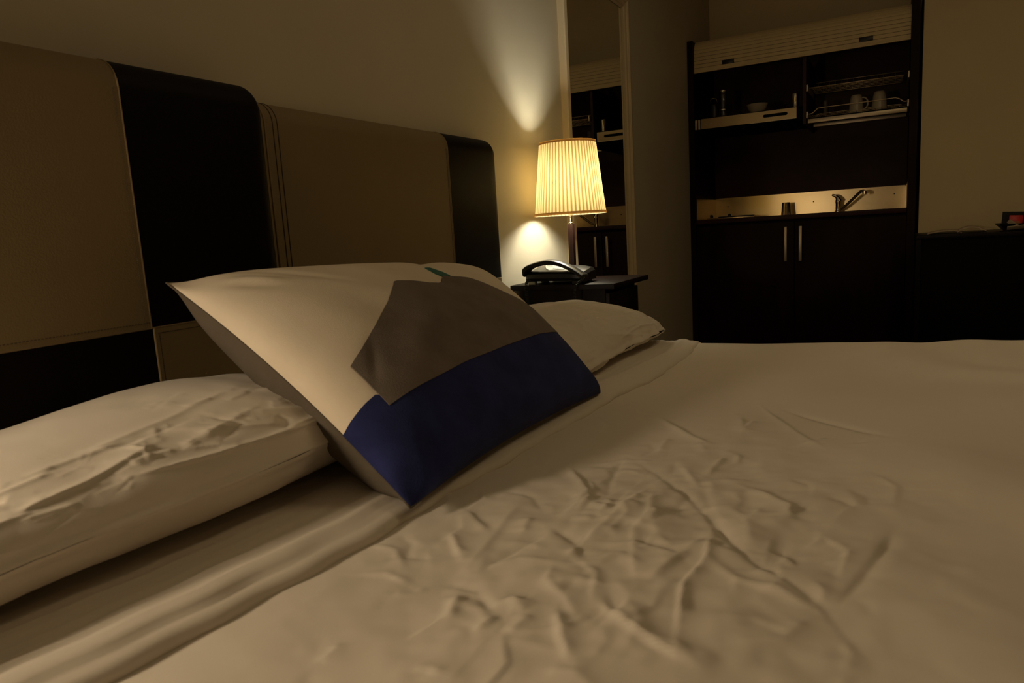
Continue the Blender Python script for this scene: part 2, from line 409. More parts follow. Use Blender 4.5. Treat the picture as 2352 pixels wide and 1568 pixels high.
# ------------------------------------------------------------------ pillows
def pillow(name, label, y0, y1, cx, a, zb, hfun, crs, seed, ear, kz=0.92):
    nU, nV = 560, 400
    u = np.linspace(0, 1, nU); v = np.linspace(0, 2*PI, nV)
    U, V = np.meshgrid(u, v, indexing='ij')
    Y = y0+(y1-y0)*U
    end = np.clip(1-np.abs(2*U-1)**(8 if kz > .5 else 12), 0, 1)**(0.33 if kz > .5 else 0.42)
    top = np.interp(Y[:, 0], [p[0] for p in hfun], [p[1] for p in hfun])
    k = 9; top = np.convolve(np.pad(top, k, mode='edge'), np.ones(2*k+1)/(2*k+1), 'valid')[:, None]
    b = (top-zb)/2
    c = np.cos(V); s = np.sin(V)
    ex = np.where(s > 0, 1.0, 0.5)
    X = cx+a*(0.35+0.65*end)*np.sign(c)*np.abs(c)**ex
    zc = zb+b*kz
    bt = np.where(s > 0, top-zc, zc-zb)
    Z = zc+bt*np.maximum(end, 0.03)*np.sign(s)*np.abs(s)**np.where(s > 0, 0.92, 0.75)
    # equator seam ridge
    Xr = 0.006*np.exp(-((V-0.0)/0.07)**2)+0.006*np.exp(-((V-2*PI)/0.07)**2)
    X = X+Xr*end
    if kz > .5: X = X+0.028*np.clip((Y-0.3)/0.2, 0, 1)*np.clip(c, 0, 1)
    # wrinkles: displacement along the outward direction
    D = np.zeros_like(X)
    r = np.random.default_rng(seed)
    D = add_creases(D, Y, V*0.14, [[(p[0], p[1]*0.14) for p in L] for L in crs], 0.0044, 0.0055, r)
    fine = []
    for i in range(60):
        yc = r.uniform(y0+.05, y1-.05); vc = r.normal(0.75, 0.3)*0.14; ang = r.uniform(-0.7, 0.9); l = r.uniform(.03, .11)
        fine.append([(yc, vc), (yc+l*math.cos(ang), vc+l*math.sin(ang)*.4)])
    D = add_creases(D, Y, V*0.14, fine, 0.0022, 0.005, r)
    tiny = []
    for i in range(110):
        yc = r.uniform(y0+.05, y1-.05); vc = r.normal(0.72, 0.26)*0.14; ang = r.uniform(-1.2, 1.2); l = r.uniform(.012, .05)
        tiny.append([(yc, vc), (yc+l*math.cos(ang), vc+l*math.sin(ang)*.7)])
    D = add_creases(D, Y, V*0.14, tiny, 0.0008, 0.0035, r)
    front = np.exp(-((np.where(V > PI, V-2*PI, V)-0.5)/0.9)**2)
    D = D*front+(0.0022 if kz > .5 else 0.0042)*vnoise(Y, V*0.14, 7 if kz > .5 else 11, seed+3, 3)*np.sqrt(end)
    X = X+D*c; Z = Z+D*s*np.sqrt(end)
    Z = np.maximum(Z, zb-0.001)
    if ear:
        m = np.exp(-((U-1)/0.05)**2)*np.exp(-(np.where(V > PI, V-2*PI, V)/0.5)**2)
        X = X+ear*m
    Pp = np.stack([X, Y, Z], -1)
    o = grid_obj(name, Pp, M_pillow)
    o.data.polygons.foreach_get
    return tag(o, label, 'pillow', 'bed pillows')
cr_l = [[(0.70, 0.95), (0.69, 0.62), (0.665, 0.38)], [(0.60, 1.15), (0.66, 0.95), (0.72, 0.72), (0.80, 0.5)], [(0.47, 0.95), (0.53, 0.66), (0.60, 0.42)],
        [(0.53, 0.92), (0.545, 0.66), (0.51, 0.55)], [(0.55, 0.36), (0.63, 0.40), (0.72, 0.55)], [(0.40, 0.5), (0.48, 0.42), (0.60, 0.33), (0.74, 0.36)],
        [(0.40, 1.0), (0.43, 0.85), (0.44, 0.7)], [(0.30, 0.55), (0.37, 0.62), (0.46, 0.80)], [(0.38, 0.95), (0.50, 1.05), (0.62, 1.2)], [(0.64, 1.1), (0.72, 0.9), (0.86, 0.7)], [(0.28, 0.9), (0.31, 0.7)], [(0.58, 0.35), (0.60, 0.5), (0.59, 0.6)], [(0.62, 0.75), (0.70, 0.70), (0.76, 0.72)], [(0.56, 0.8), (0.62, 0.62), (0.66, 0.5)],
        [(0.46, 0.62), (0.50, 0.5), (0.52, 0.36)]]
pillow('pillow', 'white creased pillow lying at the left against the headboard', -0.02, 0.97, 0.300, 0.180, 0.606,
       [(-0.02, 0.70), (0.38, 0.724), (0.5, 0.733), (0.63, 0.738), (0.73, 0.722), (0.80, 0.706), (0.97, 0.69)], cr_l, 8, 0)
cr_r = [[(1.45, 0.9), (1.6, 0.7), (1.8, 0.75)], [(1.62, 1.0), (1.66, 0.6), (1.64, 0.3)], [(1.5, 0.25), (1.65, 0.35), (1.85, 0.25)], [(1.75, 1.0), (1.78, 0.5), (1.86, 0.3)],
        [(1.40, 0.5), (1.5, 0.35), (1.6, 0.2)]]
pillow('pillow', 'white pillow on the far side of the bed behind the patterned cushion', 0.99, 1.905, 0.370, 0.222, 0.606,
       [(0.99, 0.70), (1.4, 0.722), (1.6, 0.720), (1.8, 0.708), (1.905, 0.690)], cr_r, 18, 0.006, 0.45)

# ------------------------------------------------------------------ patterned cushion
QA = np.array((.263, .62, .8695)); QB = np.array((.648, .612, .607)); QC = np.array((.654, 1.190, .607)); QD = np.array((.3469, 1.2925, .8312))
QN = np.cross(QC-QB, QA-QB); QN /= np.linalg.norm(QN)
def csurf(u, v, side=1, off=0.0):
    u = np.asarray(u, float)[..., None]; v = np.asarray(v, float)[..., None]
    pin, e = .0259, .3757
    su = np.clip(4*u*(1-u), 0, 1); sv = np.clip(4*v*(1-v), 0, 1)
    uu = u+pin*(1-2*u)*sv; vv = v+pin*1.2*(1-2*v)*su
    Pp = (1-uu)*(1-vv)*QB+uu*(1-vv)*QC+(1-uu)*vv*QA+uu*vv*QD
    b = su**e*sv**e
    du = np.minimum(u, 1-u)*1.3; dv = np.minimum(v, 1-v); wc = np.where(u < .5, np.where(v < .5, .75, .8), np.where(v < .5, -.25, .45)); b = b*(1-wc*np.exp(-(du**2+dv**2)/.075**2))
    if side > 0:
        f = 1-.1131*np.exp(-((u-.66+.1*(1-v))/.05)**2)*np.clip((v-.55)/.45, 0, 1)
        # small dimples where the filling pulls
        w = 0.0045*np.exp(-((u-.10)/.05)**2-((v-.86)/.05)**2)*np.sin(60*(u+v))
        w = w-0.0035*np.exp(-(((u-0.19)*.8+(v-.86)*.6)/.018)**2-((v-.88)/.10)**2)
        w = w-0.003*np.exp(-(((u-.13)-(v-.40)*.5)/.015)**2-((v-.38)/.07)**2)
        w = w+0.0028*np.sin(7*u+9*v)*su*sv+0.0016*np.sin(23*u-11*v+2*np.sin(9*v))*su*sv+0.0012*np.sin(17*v+31*u)*su*sv
        w = w-0.006*np.exp(-((u-(.10+.10*v))/.03)**2-((v-.05)/.10)**2)
        return Pp+QN*(.0899*b*f+w*np.minimum(su, sv)**.3+off)
    w = 0.004*np.sin(19*u+3)*np.sin(15*v)*su*sv
    # flattened where it lies on the pillows
    out = Pp-QN*(.1225*b*1.0+w+off)
    zmin = 0.607+0.0*v
    out[..., 2] = np.maximum(out[..., 2], zmin[..., 0])
    return out
cushion = thing('cushion', 'white, grey and navy patchwork cushion propped on the bed against the pillows', 'cushion', (0.5, 0.94, 0.60))
def spaced(n):
    t = np.linspace(0, PI, n); return 0.9*(0.5*(1-np.cos(t)))+0.1*np.linspace(0, 1, n)
us = spaced(150); vs = spaced(120)
Ug, Vg = np.meshgrid(us, vs, indexing='ij')
Uw, Vw = np.meshgrid(us, np.concatenate([[0.236], vs[vs > 0.238]]), indexing='ij')
grid_obj('front_panel', csurf(Uw, Vw, 1), M_cwhite, cushion)['label'] = 'white cotton front'
grid_obj('back_panel', csurf(Ug, Vg, -1), M_cback, cushion)['label'] = 'grey cotton back'
def csurf_n(u, v, off):
    # surface pushed out along its own normal
    e = 1e-3
    u = np.asarray(u, float); v = np.asarray(v, float)
    uc = np.clip(u, .004, .996); vc = np.clip(v, .004, .996)
    du = csurf(np.clip(uc+e, 0, 1), vc)-csurf(np.clip(uc-e, 0, 1), vc); dv = csurf(uc, np.clip(vc+e, 0, 1))-csurf(uc, np.clip(vc-e, 0, 1))
    n_ = np.cross(du, dv); n_ /= np.linalg.norm(n_, axis=-1, keepdims=True)+1e-12
    return csurf(u, v)+n_*off
def densify(poly, step=0.012):
    out = []
    n = len(poly)
    for i in range(n):
        a = poly[i]; b = poly[(i+1) % n]; L = math.hypot(b[0]-a[0], b[1]-a[1])
        onedge = (a[0] == b[0] and a[0] in (0.0, 1.0)) or (a[1] == b[1] and a[1] in (0.0, 1.0))
        k = max(1, int(L/step))
        if onedge:
            ax = 1 if a[0] == b[0] else 0; arr = vs if ax else us
            lo, hi = sorted((a[ax], b[ax])); mid_ = [float(q) for q in arr if lo+1e-4 < q < hi-1e-4]
            if a[ax] > b[ax]: mid_.reverse()
            out.append(a)
            for q in mid_: out.append((a[0], q) if ax else (q, a[1]))
            continue
        if max(a[0], b[0]) > .93 or min(a[0], b[0]) < .07: k = max(k, int(L/.006))
        for j in range(k): out.append((a[0]+(b[0]-a[0])*j/k, a[1]+(b[1]-a[1])*j/k))
    return out
def inside(p, poly):
    c = False; n = len(poly); j = n-1
    for i in range(n):
        if (poly[i][1] > p[1]) != (poly[j][1] > p[1]) and p[0] < (poly[j][0]-poly[i][0])*(p[1]-poly[i][1])/(poly[j][1]-poly[i][1]+1e-12)+poly[i][0]: c = not c
        j = i
    return c
def patch(name, poly, m, off, label, step=0.010):
    b = densify(poly); n = len(b)
    pts = [Vector(p) for p in b]
    U0, U1 = min(p[0] for p in b), max(p[0] for p in b); V0, V1 = min(p[1] for p in b), max(p[1] for p in b)
    B_ = np.array([q for q in b if 1e-6 < q[0] < 1-1e-6 and 1e-6 < q[1] < 1-1e-6] or b)
    for u in us:
        if not (U0 < u < U1): continue
        for v in vs:
            if not (V0 < v < V1): continue
            if inside((u, v), b) and ((B_[:, 0]-u)**2+(B_[:, 1]-v)**2).min() > (min(step*0.35, 0.3*min(u, 1-u, v, 1-v)+.0006))**2: pts.append(Vector((u, v)))
    vo, eo, fo, *_ = geometry.delaunay_2d_cdt(pts, [(i, (i+1) % n) for i in range(n)], [], 1, 1e-6)
    A = np.array([(p[0], p[1]) for p in vo])
    top = csurf_n(A[:, 0], A[:, 1], off)
    cnt = {}
    for f in fo:
        for i in range(len(f)):
            e = (f[i], f[(i+1) % len(f)]); cnt[e] = 1
    V = [tuple(p) for p in top]; F = [list(f) for f in fo]
    rim = {}
    low = csurf_n(A[:, 0], A[:, 1], -0.0012)
    for (a0, a1) in list(cnt):
        if (a1, a0) not in cnt:
            for q in (a0, a1):
                if q not in rim: rim[q] = len(V); V.append(tuple(low[q]))
            F.append([a1, a0, rim[a0], rim[a1]])
    o = arr_obj(name, V, F, m, cushion); o['label'] = label
    o.data.set_sharp_from_angle(angle=1.0)
    return o
GREY = [(0.068,0.398),(0.12,0.435),(0.198,0.498),(0.288,0.582),(0.365,0.672),(0.375,0.687),(0.39,0.692),(0.435,0.678),(0.482,0.652),(0.522,0.650),(0.550,0.665),(0.568,0.692),(0.6,0.728),(0.635,0.722),(0.69,0.69),(0.728,0.655),(0.782,0.605),(0.86,0.545),(0.912,0.478),(0.914,0.402),(0.916,0.352),(0.918,0.302),(0.685,0.262),(0.475,0.248),(0.31,0.240),(0.173,0.235),(0.072,0.232)]
BLUE = [(0.0,0.272),(0.012,0.274),(0.038,0.280),(0.065,0.283),(0.085,0.26),(0.175,0.245),(0.31,0.246),(0.475,0.254),(0.685,0.268),(0.91,0.306),(1.0,0.33),(1.0,0.0),(0.0,0.0)]
GREEN = [(0.582,0.815),(0.61,0.822),(0.630,0.775),(0.637,0.733),(0.6,0.725),(0.585,0.758)]
patch('navy_panel', BLUE, M_cblue, 0.0012, 'navy blue lower band', 0.014)
patch('grey_patch', GREY, M_cgrey, 0.0024, 'grey brown applied patch with a notched top', 0.014)
patch('green_patch', GREEN, M_cgreen, 0.0016, 'small green applied patch')
# piped seam round the four edges
bm = bmesh.new()
ring = [(t, 0) for t in np.linspace(0, 1, 60)[:-1]]+[(1, t) for t in np.linspace(0, 1, 50)[:-1]]+[(1-t, 1) for t in np.linspace(0, 1, 60)[:-1]]+[(0, 1-t) for t in np.linspace(0, 1, 50)[:-1]]
rp = csurf(np.array([p[0] for p in ring]), np.array([p[1] for p in ring]), 1)
tube(bm, [tuple(p) for p in rp]+[tuple(rp[0])], 0.0016, 6)
obj('edge_seam', bm, M_cback, cushion, smooth=True)

# ------------------------------------------------------------------ headboards
def roundpanel(name, y0, y1, z0, z1, xf, m, parent, rt=0.05, right_r=0.0, top=True, label=None, xb=0.0):
    # padded panel: face at X = xf, rounded over the top and (optionally) the right end
    ny, nz = 26, 30
    bm = bmesh.new()
    d = xf-xb
    rt_ = min(rt, d)
    ysn = np.linspace(y0, y1-right_r, 10).tolist()
    if right_r: ysn += [y1-right_r+right_r*math.sin(a) for a in np.linspace(0, PI/2, 9)[1:]]
    prof = []
    prof.append((0, z0)); 
    for z in np.linspace(z0, z1-rt_ if top else z1, 8): prof.append((d, z))
    if top:
        for a in np.linspace(0, PI/2, 10)[1:]: prof.append((d-rt_+rt_*math.cos(a), z1-rt_+rt_*math.sin(a)))
        prof.append((0, z1))
    else: prof.append((0, z1))
    rows = []
    for y in ysn:
        f = 0.0; sh = 0.0
        if right_r and y > y1-right_r:
            t = (y-(y1-right_r))/right_r
            sh = 1-math.sqrt(max(0, 1-t*t))
        row = []
        for (x, z) in prof:
            xx = x-sh*min(right_r, d*0.9) if x > 0 else 0
            zz = z
            if top: zz = z-sh*right_r*max(0, min(1, (z-(z1-0.10))/0.10))*0.9
            row.append(bm.verts.new((xb+max(xx, 0), y, zz)))
        rows.append(row)
    for i in range(len(rows)-1):
        for j in range(len(prof)-1): bm.faces.new((rows[i][j], rows[i+1][j], rows[i+1][j+1], rows[i][j+1]))
    bm.faces.new(rows[0]); bm.faces.new(list(reversed(rows[-1])))
    o = obj(name, bm, m, parent, smooth=True, angle=0.9)
    if label: o['label'] = label
    return o
def seamline(parent, name, pts, r, m, label=None):
    bm = bmesh.new(); tube(bm, pts, r, 6); o = obj(name, bm, m, parent, smooth=True)
    if label: o['label'] = label
    return o
def stitch(parent, ya, za, yb, zb, xf, n):
    # dashes of thread, one joined run
    bm = bmesh.new()
    for i in range(n):
        t0 = i/n; t1 = (i+.62)/n
        p = [(xf+0.0004, ya+(yb-ya)*t, za+(zb-za)*t) for t in (t0, t1)]
        tube(bm, p, 0.0007, 4)
    o = obj('stitching', bm, M_stitch, parent); o['kind'] = 'stuff'
def arcseam(xf, y, zlo, ztop, rt):
    pts = [(xf, y, zlo)]+[(xf-rt+rt*math.cos(a), y, ztop-rt+rt*math.sin(a)) for a in np.linspace(0, PI/2, 8)]
    return pts
def headboard(label, ya, ys_, yb, xf, zt, zs, left_seam):
    h = thing('headboard', label, 'headboard', (xf/2, (ya+yb)/2, 0.2), 'padded headboards')
    g = 0.0015; R = 0.045
    roundpanel('beige_panel', ya, ys_-g, zs+g, zt, xf, M_beige, h, R, label='beige upholstered panel')
    roundpanel('brown_panel', ys_+g, yb, zs+g, zt, xf, M_dark, h, R, right_r=0.035, label='dark brown upholstered panel')
    roundpanel('brown_panel', ya, ys_-g, 0.20, zs-g, xf, M_dark, h, R, top=False, label='dark brown lower panel')
    roundpanel('beige_panel', ys_+g, yb, 0.20, zs-g, xf, M_beige, h, R, top=False, right_r=0.035, label='beige lower panel')
    seamline(h, 'seam', arcseam(xf, ys_-g*1.2, zs, zt, R), 0.0016, M_beige2, 'paler piped seam')
    seamline(h, 'seam', [(xf, ys_+g, 0.2), (xf, ys_+g, zs)], 0.0018, M_beige2, 'paler piped seam')
    seamline(h, 'seam', [(xf-0.001, ya, zs), (xf-0.001, yb-0.03, zs)], 0.0018, M_beige2, 'paler piped seam')
    stitch(h, ys_-0.010, zs, ys_-0.010, zt-R, xf, 110)
    stitch(h, ya, zs+0.009, ys_, zs+0.009, xf, 150)
    stitch(h, ya, zt-0.012, ys_-0.02, zt-0.012, xf-R+R*math.cos(0.83)-.002, 150)
    stitch(h, ys_+0.010, 0.6, ys_+0.010, zs-0.01, xf, 70)
    stitch(h, ys_+0.008, zs-0.009, yb-.04, zs-0.009, xf, 80)
    if left_seam:
        for k, w in ((0.045, 0.0022), (0.066, 0.0012), (0.078, 0.0012)):
            bm = bmesh.new(); tube(bm, arcseam(xf+0.0003, ya+k, zs, zt, R), w, 6)
            obj('seam', bm, M_beige2 if w > .002 else M_stitch, h, smooth=True)
    boxo('frame', 0.001, 0.02, ya+0.02, yb-0.05, 0.0, 0.2, M_wenge, h)
    return h
headboard('near padded headboard at the left, beige panel beside a dark brown strip', -0.03, 0.684, 0.966, 0.127, 1.197, 0.797, False)
headboard('far padded headboard next to the lamp, beige panel and narrow brown strip', 0.972, 1.657, 1.936, 0.060, 1.189, 0.772, True)

# ------------------------------------------------------------------ nightstand
ns = thing('nightstand', 'dark wenge bedside table under the lit lamp and telephone', 'nightstand', (0.2, 2.24, 0))
boxo('table_top', 0.003, 0.368, 2.066, 2.414, 0.716, 0.733, M_wenge_dk, ns, 0.002)
bm = bmesh.new(); box(bm, 0.035, 0.325, 2.10, 2.118, 0.08, 0.716); obj('side_panel', bm, M_wenge_dk, ns)
bm = bmesh.new(); box(bm, 0.035, 0.325, 2.372, 2.39, 0.08, 0.716); obj('side_panel', bm, M_wenge_dk, ns)
boxo('back_panel', 0.035, 0.05, 2.118, 2.372, 0.08, 0.716, M_wenge_dk, ns)
boxo('shelf', 0.05, 0.32, 2.118, 2.372, 0.08, 0.10, M_wenge_dk, ns)
dr = boxo('drawer', 0.30, 0.338, 2.104, 2.386, 0.52, 0.700, M_wenge_dk, ns, 0.002)
bm = bmesh.new(); tube(bm, [(0.338, 2.245, 0.61), (0.348, 2.245, 0.61), (0.356, 2.245, 0.61)], [0.006, 0.005, 0.010], 12)
kn = obj('knob', bm, M_alu, None, True, .6); kn.data.transform(Matrix.Translation((-0.2, -2.24, 0))); kn.parent = dr
boxo('door', 0.30, 0.338, 2.104, 2.386, 0.09, 0.51, M_wenge_dk, ns, 0.002)
for lx in (0.05, 0.31):
    for ly in (2.115, 2.375): boxo('leg', lx-.015, lx+.015, ly-.015, ly+.015, 0.0, 0.08, M_wenge_dk, ns)

# ------------------------------------------------------------------ bedside lamp
LX, LY = 0.145, 2.27
lamp = thing('table_lamp', 'lit bedside lamp with cream pleated shade on the nightstand', 'lamp', (LX, LY, 0.733))
bm = bmesh.new(); box(bm, LX-0.055, LX+0.055, LY-0.055, LY+0.055, 0.733, 0.749, 0.003); obj('base', bm, M_chrome, lamp, True, .6)
boxo('post', LX-0.0095, LX+0.0095, LY-0.0095, LY+0.0095, 0.749, 0.925, M_mahog, lamp, 0.001)
latheo('stem', [(0.0, 0), (0.008, 0), (0.008, 0.004), (0.0058, 0.006), (0.0058, 0.085), (0.014, 0.087), (0.014, 0.118), (0.0, 0.118)], LX, LY, M_chrome, lamp, 20, 0.925)
bm = bmesh.new()
N = 56; sub = 10; n = N*sub; rb, rtp, zb_, zt_ = 0.120, 0.094, 0.958, 1.196
rings = []
for j in range(15):
    t = j/14; row = []
    for k in range(n):
        a = 2*PI*k/n; ph = (k % sub)/sub
        w = abs(math.sin(PI*ph))
        r = (rb+(rtp-rb)*t)+0.0042*w-0.0021
        row.append(bm.verts.new((LX+r*math.cos(a), LY+r*math.sin(a), zb_+(zt_-zb_)*t)))
    rings.append(row)
for j in range(14):
    for k in range(n): bm.faces.new((rings[j][k], rings[j][(k+1) % n], rings[j+1][(k+1) % n], rings[j+1][k]))
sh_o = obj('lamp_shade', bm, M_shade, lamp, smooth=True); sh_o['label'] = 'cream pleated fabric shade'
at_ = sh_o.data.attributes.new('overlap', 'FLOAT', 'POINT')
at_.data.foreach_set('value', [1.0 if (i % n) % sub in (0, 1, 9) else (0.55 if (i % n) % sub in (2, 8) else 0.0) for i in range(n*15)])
def band(r0, r1, z0, z1):
    bm = bmesh.new(); lathe(bm, [(r0+.0016, z0), (r1+.0016, z1), (r1-.001, z1), (r0-.001, z0)], LX, LY, 72, 0, True)
    obj('trim_band', bm, M_trim_t, lamp, smooth=True, angle=.6)
band(rb+.003, rb+.0025, zb_-0.003, zb_+0.006); band(rtp+.0015, rtp+.001, zt_-0.006, zt_+0.002)
bm = bmesh.new()
for a in (0.4, 0.4+2*PI/3, 0.4+4*PI/3): tube(bm, [(LX+.012*math.cos(a), LY+.012*math.sin(a), 1.040), (LX+.106*math.cos(a), LY+.106*math.sin(a), 1.062)], 0.0013, 6)
obj('shade_carrier', bm, M_chrome, lamp, True)
mb = bpy.data.materials.new('bulb_glow'); mb.use_nodes = True
bs = mb.node_tree.nodes['Principled BSDF']; bs.inputs['Emission Color'].default_value = (1, .85, .6, 1); bs.inputs['Emission Strength'].default_value = 3
bulb = latheo('bulb', [(0, -0.018), (0.009, -0.017), (0.013, -0.008), (0.017, 0.004), (0.014, 0.014), (0.006, 0.019), (0, 0.02)], LX, LY, mb, lamp, 20, 1.062)
bulb.visible_shadow = True

# ------------------------------------------------------------------ telephone
PX = lambda x: 0.046+(x-0.006)*0.875
ph = thing('telephone', 'black desk telephone with handset in its cradle on the nightstand', 'telephone', (0.13, 2.15, 0.733))
bm = bmesh.new()
# body: wedge profile in Y-Z, low towards the bed, extruded along X with tapered ends
secs = []
for x, sy, sz in ((0.012, .90, .80), (0.020, .97, .95), (0.06, 1, 1), (0.13, 1, 1), (0.20, 1, 0.92), (0.236, .97, .80), (0.246, .90, .62)):
    yc = 2.150; prof = [(-.060, .006), (-.066, .016), (-.066, .030), (-.058, .036), (0.030, .052), (.052, .052), (.060, .044), (.060, .006)]
    secs.append([bm.verts.new((PX(x), yc+p[0]*sy, 0.733+.004+(p[1])*sz)) for p in prof])
for i in range(len(secs)-1):
    for k in range(8): bm.faces.new((secs[i][k], secs[i][(k+1) % 8], secs[i+1][(k+1) % 8], secs[i+1][k]))
bm.faces.new(secs[0]); bm.faces.new(list(reversed(secs[-1])))
obj('body', bm, M_blackpl, ph, True, .5)
# raised face plate with light label between the handset's two ends
bm = bmesh.new()
lp = []
for i in range(25):
    a = 2*PI*i/24; lp.append((0.128+0.055*math.cos(a), 0.0+0.014*math.sin(a)))
T = [bm.verts.new((PX(p[0]), 2.136+p[1]*1.6, 0.7845+p[1]*0.95-(p[0]-0.137)*0.10)) for p in lp[:-1]]
Bk = [bm.verts.new((PX(p[0]), 2.139+p[1]*1.6, 0.7815+p[1]*0.95-(p[0]-0.137)*0.10)) for p in lp[:-1]]
bm.faces.new(T); bm.faces.new(list(reversed(Bk)))
for i in range(24): bm.faces.new((T[i], T[(i+1) % 24], Bk[(i+1) % 24], Bk[i]))
lab = obj('label_plate', bm, M_label, ph); lab['label'] = 'pale label plate with small dark print'
bm = bmesh.new(); prism(bm, [(2.112, 0.762), (2.158, 0.788), (2.185, 0.786), (2.195, 0.770), (2.195, 0.755), (2.112, .755)], 'x', PX(0.06), PX(0.165))
obj('cradle', bm, M_blackpl, ph)
def label_pt(s, t, d=0.0006):
    return Vector((PX(0.137+s), 2.136-d*.5+t*1.6, 0.7845+d*.85+t*0.95-s*0.10))
bm = bmesh.new()
for (s0, s1, t, w) in ((-0.06, -0.035, 0.001, .0007), (-0.020, -0.006, 0.006, .001), (-0.002, 0.006, 0.003, .0022), (0.009, 0.014, 0.0035, .0022), (0.017, 0.022, 0.003, .0020), (0.025, 0.032, 0.002, .0020), (0.035, 0.044, 0.0, .0016)):
    tube(bm, [label_pt(s0, t), label_pt(s1, t)], w*.5, 4)
for i in range(11):
    s = -0.028+i*.0042; tube(bm, [label_pt(s, -0.0045), label_pt(s+.001, -0.0072)], .0006, 4)
p_ = obj('print', bm, M_ink, None); p_.data.transform(Matrix.Translation((-0.13, -2.15, -0.733))); p_.parent = lab
# handset: arched bar
bm = bmesh.new()
hp = smoothpts([(0.006, 2.100, 0.787), (0.022, 2.100, 0.796), (0.06, 2.100, 0.806), (0.105, 2.100, 0.811), (0.15, 2.100, 0.806), (0.195, 2.100, 0.790), (0.235, 2.100, 0.770), (0.252, 2.100, 0.761)], 5)
prev = None; nn = 14
for i, p in enumerate(hp):
    t = i/(len(hp)-1)
    endk = max(0, 1-min(t, 1-t)/0.24)
    th = 0.0085+0.0085*endk**1.5*(1 if t < .5 else .6); wd_ = 0.022+0.006*endk
    if i in (0, len(hp)-1): th *= .7; wd_ *= .8
    row = []
    for k in range(nn):
        a = 2*PI*k/nn; cz = math.sin(a); cy = math.cos(a)
        row.append(bm.verts.new((PX(p.x), p.y+wd_*math.copysign(abs(cy)**.6, cy), p.z-(th-0.0085)+th*math.copysign(abs(cz)**.6, cz)-0.007)))
    if prev:
        for k in range(nn): bm.faces.new((prev[k], prev[(k+1) % nn], row[(k+1) % nn], row[k]))
    else: bm.faces.new(row)
    prev = row
bm.faces.new(list(reversed(prev)))
obj('handset', bm, M_blackpl, ph, True, .7)
for fx_ in (0.035, 0.215):
    for fy_ in (2.10, 2.195): boxo('foot', PX(fx_)-.012, PX(fx_)+.012, fy_-.008, fy_+.008, 0.733, 0.742, M_label if fx_ < .1 and fy_ < 2.15 else M_blackpl, ph)  # near left foot coloured pale for the bright reflective gap under the phone
# coiled cord
path = smoothpts([(0.257, 2.094, 0.757), (0.262, 2.080, 0.748), (0.252, 2.058, 0.738), (0.243, 2.052, 0.715), (0.238, 2.052, 0.66), (0.20, 2.052, 0.61), (0.14, 2.052, 0.585), (0.09, 2.052, 0.62), (0.072, 2.052, 0.69), (0.070, 2.055, 0.739), (0.070, 2.084, 0.748)], 60)
bm = bmesh.new(); hel = []; acc = 0
for i, p in enumerate(path):
    if i: acc += (p-path[i-1]).length
    tdir = (path[min(i+1, len(path)-1)]-path[max(i-1, 0)]).normalized()
    b1 = tdir.cross(Vector((0, 1, .3))).normalized(); b2 = tdir.cross(b1)
    a = acc/0.0048*2*PI
    hel.append(p+0.0042*(math.cos(a)*b1+math.sin(a)*b2))
# resample the helix finely
fine = []
acc = 0
for i in range(len(path)-1):
    L = (path[i+1]-path[i]).length; m_ = 4
    tdir = (path[i+1]-path[i]).normalized(); b1 = tdir.cross(Vector((0, 1, .3))).normalized(); b2 = tdir.cross(b1)
    for j in range(m_):
        q = path[i].lerp(path[i+1], j/m_); a = (acc+L*j/m_)/0.0046*2*PI
        fine.append(q+0.0036*(math.cos(a)*b1+math.sin(a)*b2))
    acc += L
tube(bm, fine, 0.0013, 5)
obj('coiled_cord', bm, M_blackpl, ph, True)['label'] = 'glossy dark coiled cord'

# ------------------------------------------------------------------ mirror
mi = thing('wall_mirror', 'tall cream framed mirror on the wall beside the lamp', 'mirror', (0.0, 2.94, 0.1))
Y0, Y1, Z0, Z1, W = 2.567, 3.333, 0.12, 1.945, 0.061
prof = [(0.0, 0.0), (0.0, 0.024), (0.003, 0.028), (0.012, 0.030), (0.024, 0.030), (0.028, 0.026), (0.031, 0.026), (0.034, 0.022), (0.040, 0.021), (0.047, 0.019), (0.052, 0.014), (0.061, 0.010), (0.061, 0.0)]
def frame_side(side):
    bm = bmesh.new(); A = []; B = []
    for o_, x in prof:
        if side == 'l': a, b = (x, Y0+o_, Z0+o_), (x, Y0+o_, Z1-o_)
        if side == 'r': a, b = (x, Y1-o_, Z0+o_), (x, Y1-o_, Z1-o_)
        if side == 't': a, b = (x, Y0+o_, Z1-o_), (x, Y1-o_, Z1-o_)
        if side == 'b': a, b = (x, Y0+o_, Z0+o_), (x, Y1-o_, Z0+o_)
        A.append(bm.verts.new(a)); B.append(bm.verts.new(b))
    n = len(prof)
    for i in range(n): bm.faces.new((A[i], A[(i+1) % n], B[(i+1) % n], B[i]))
    bm.faces.new(A); bm.faces.new(list(reversed(B)))
    return bm
for s_ in 'lrtb': obj('frame_rail', frame_side(s_), M_frame, mi, True, .35)
boxo('mirror_glass', 0.001, 0.007, Y0+W-.004, Y1-W+.004, Z0+W-.004, Z1-W+.004, M_mirror, mi)

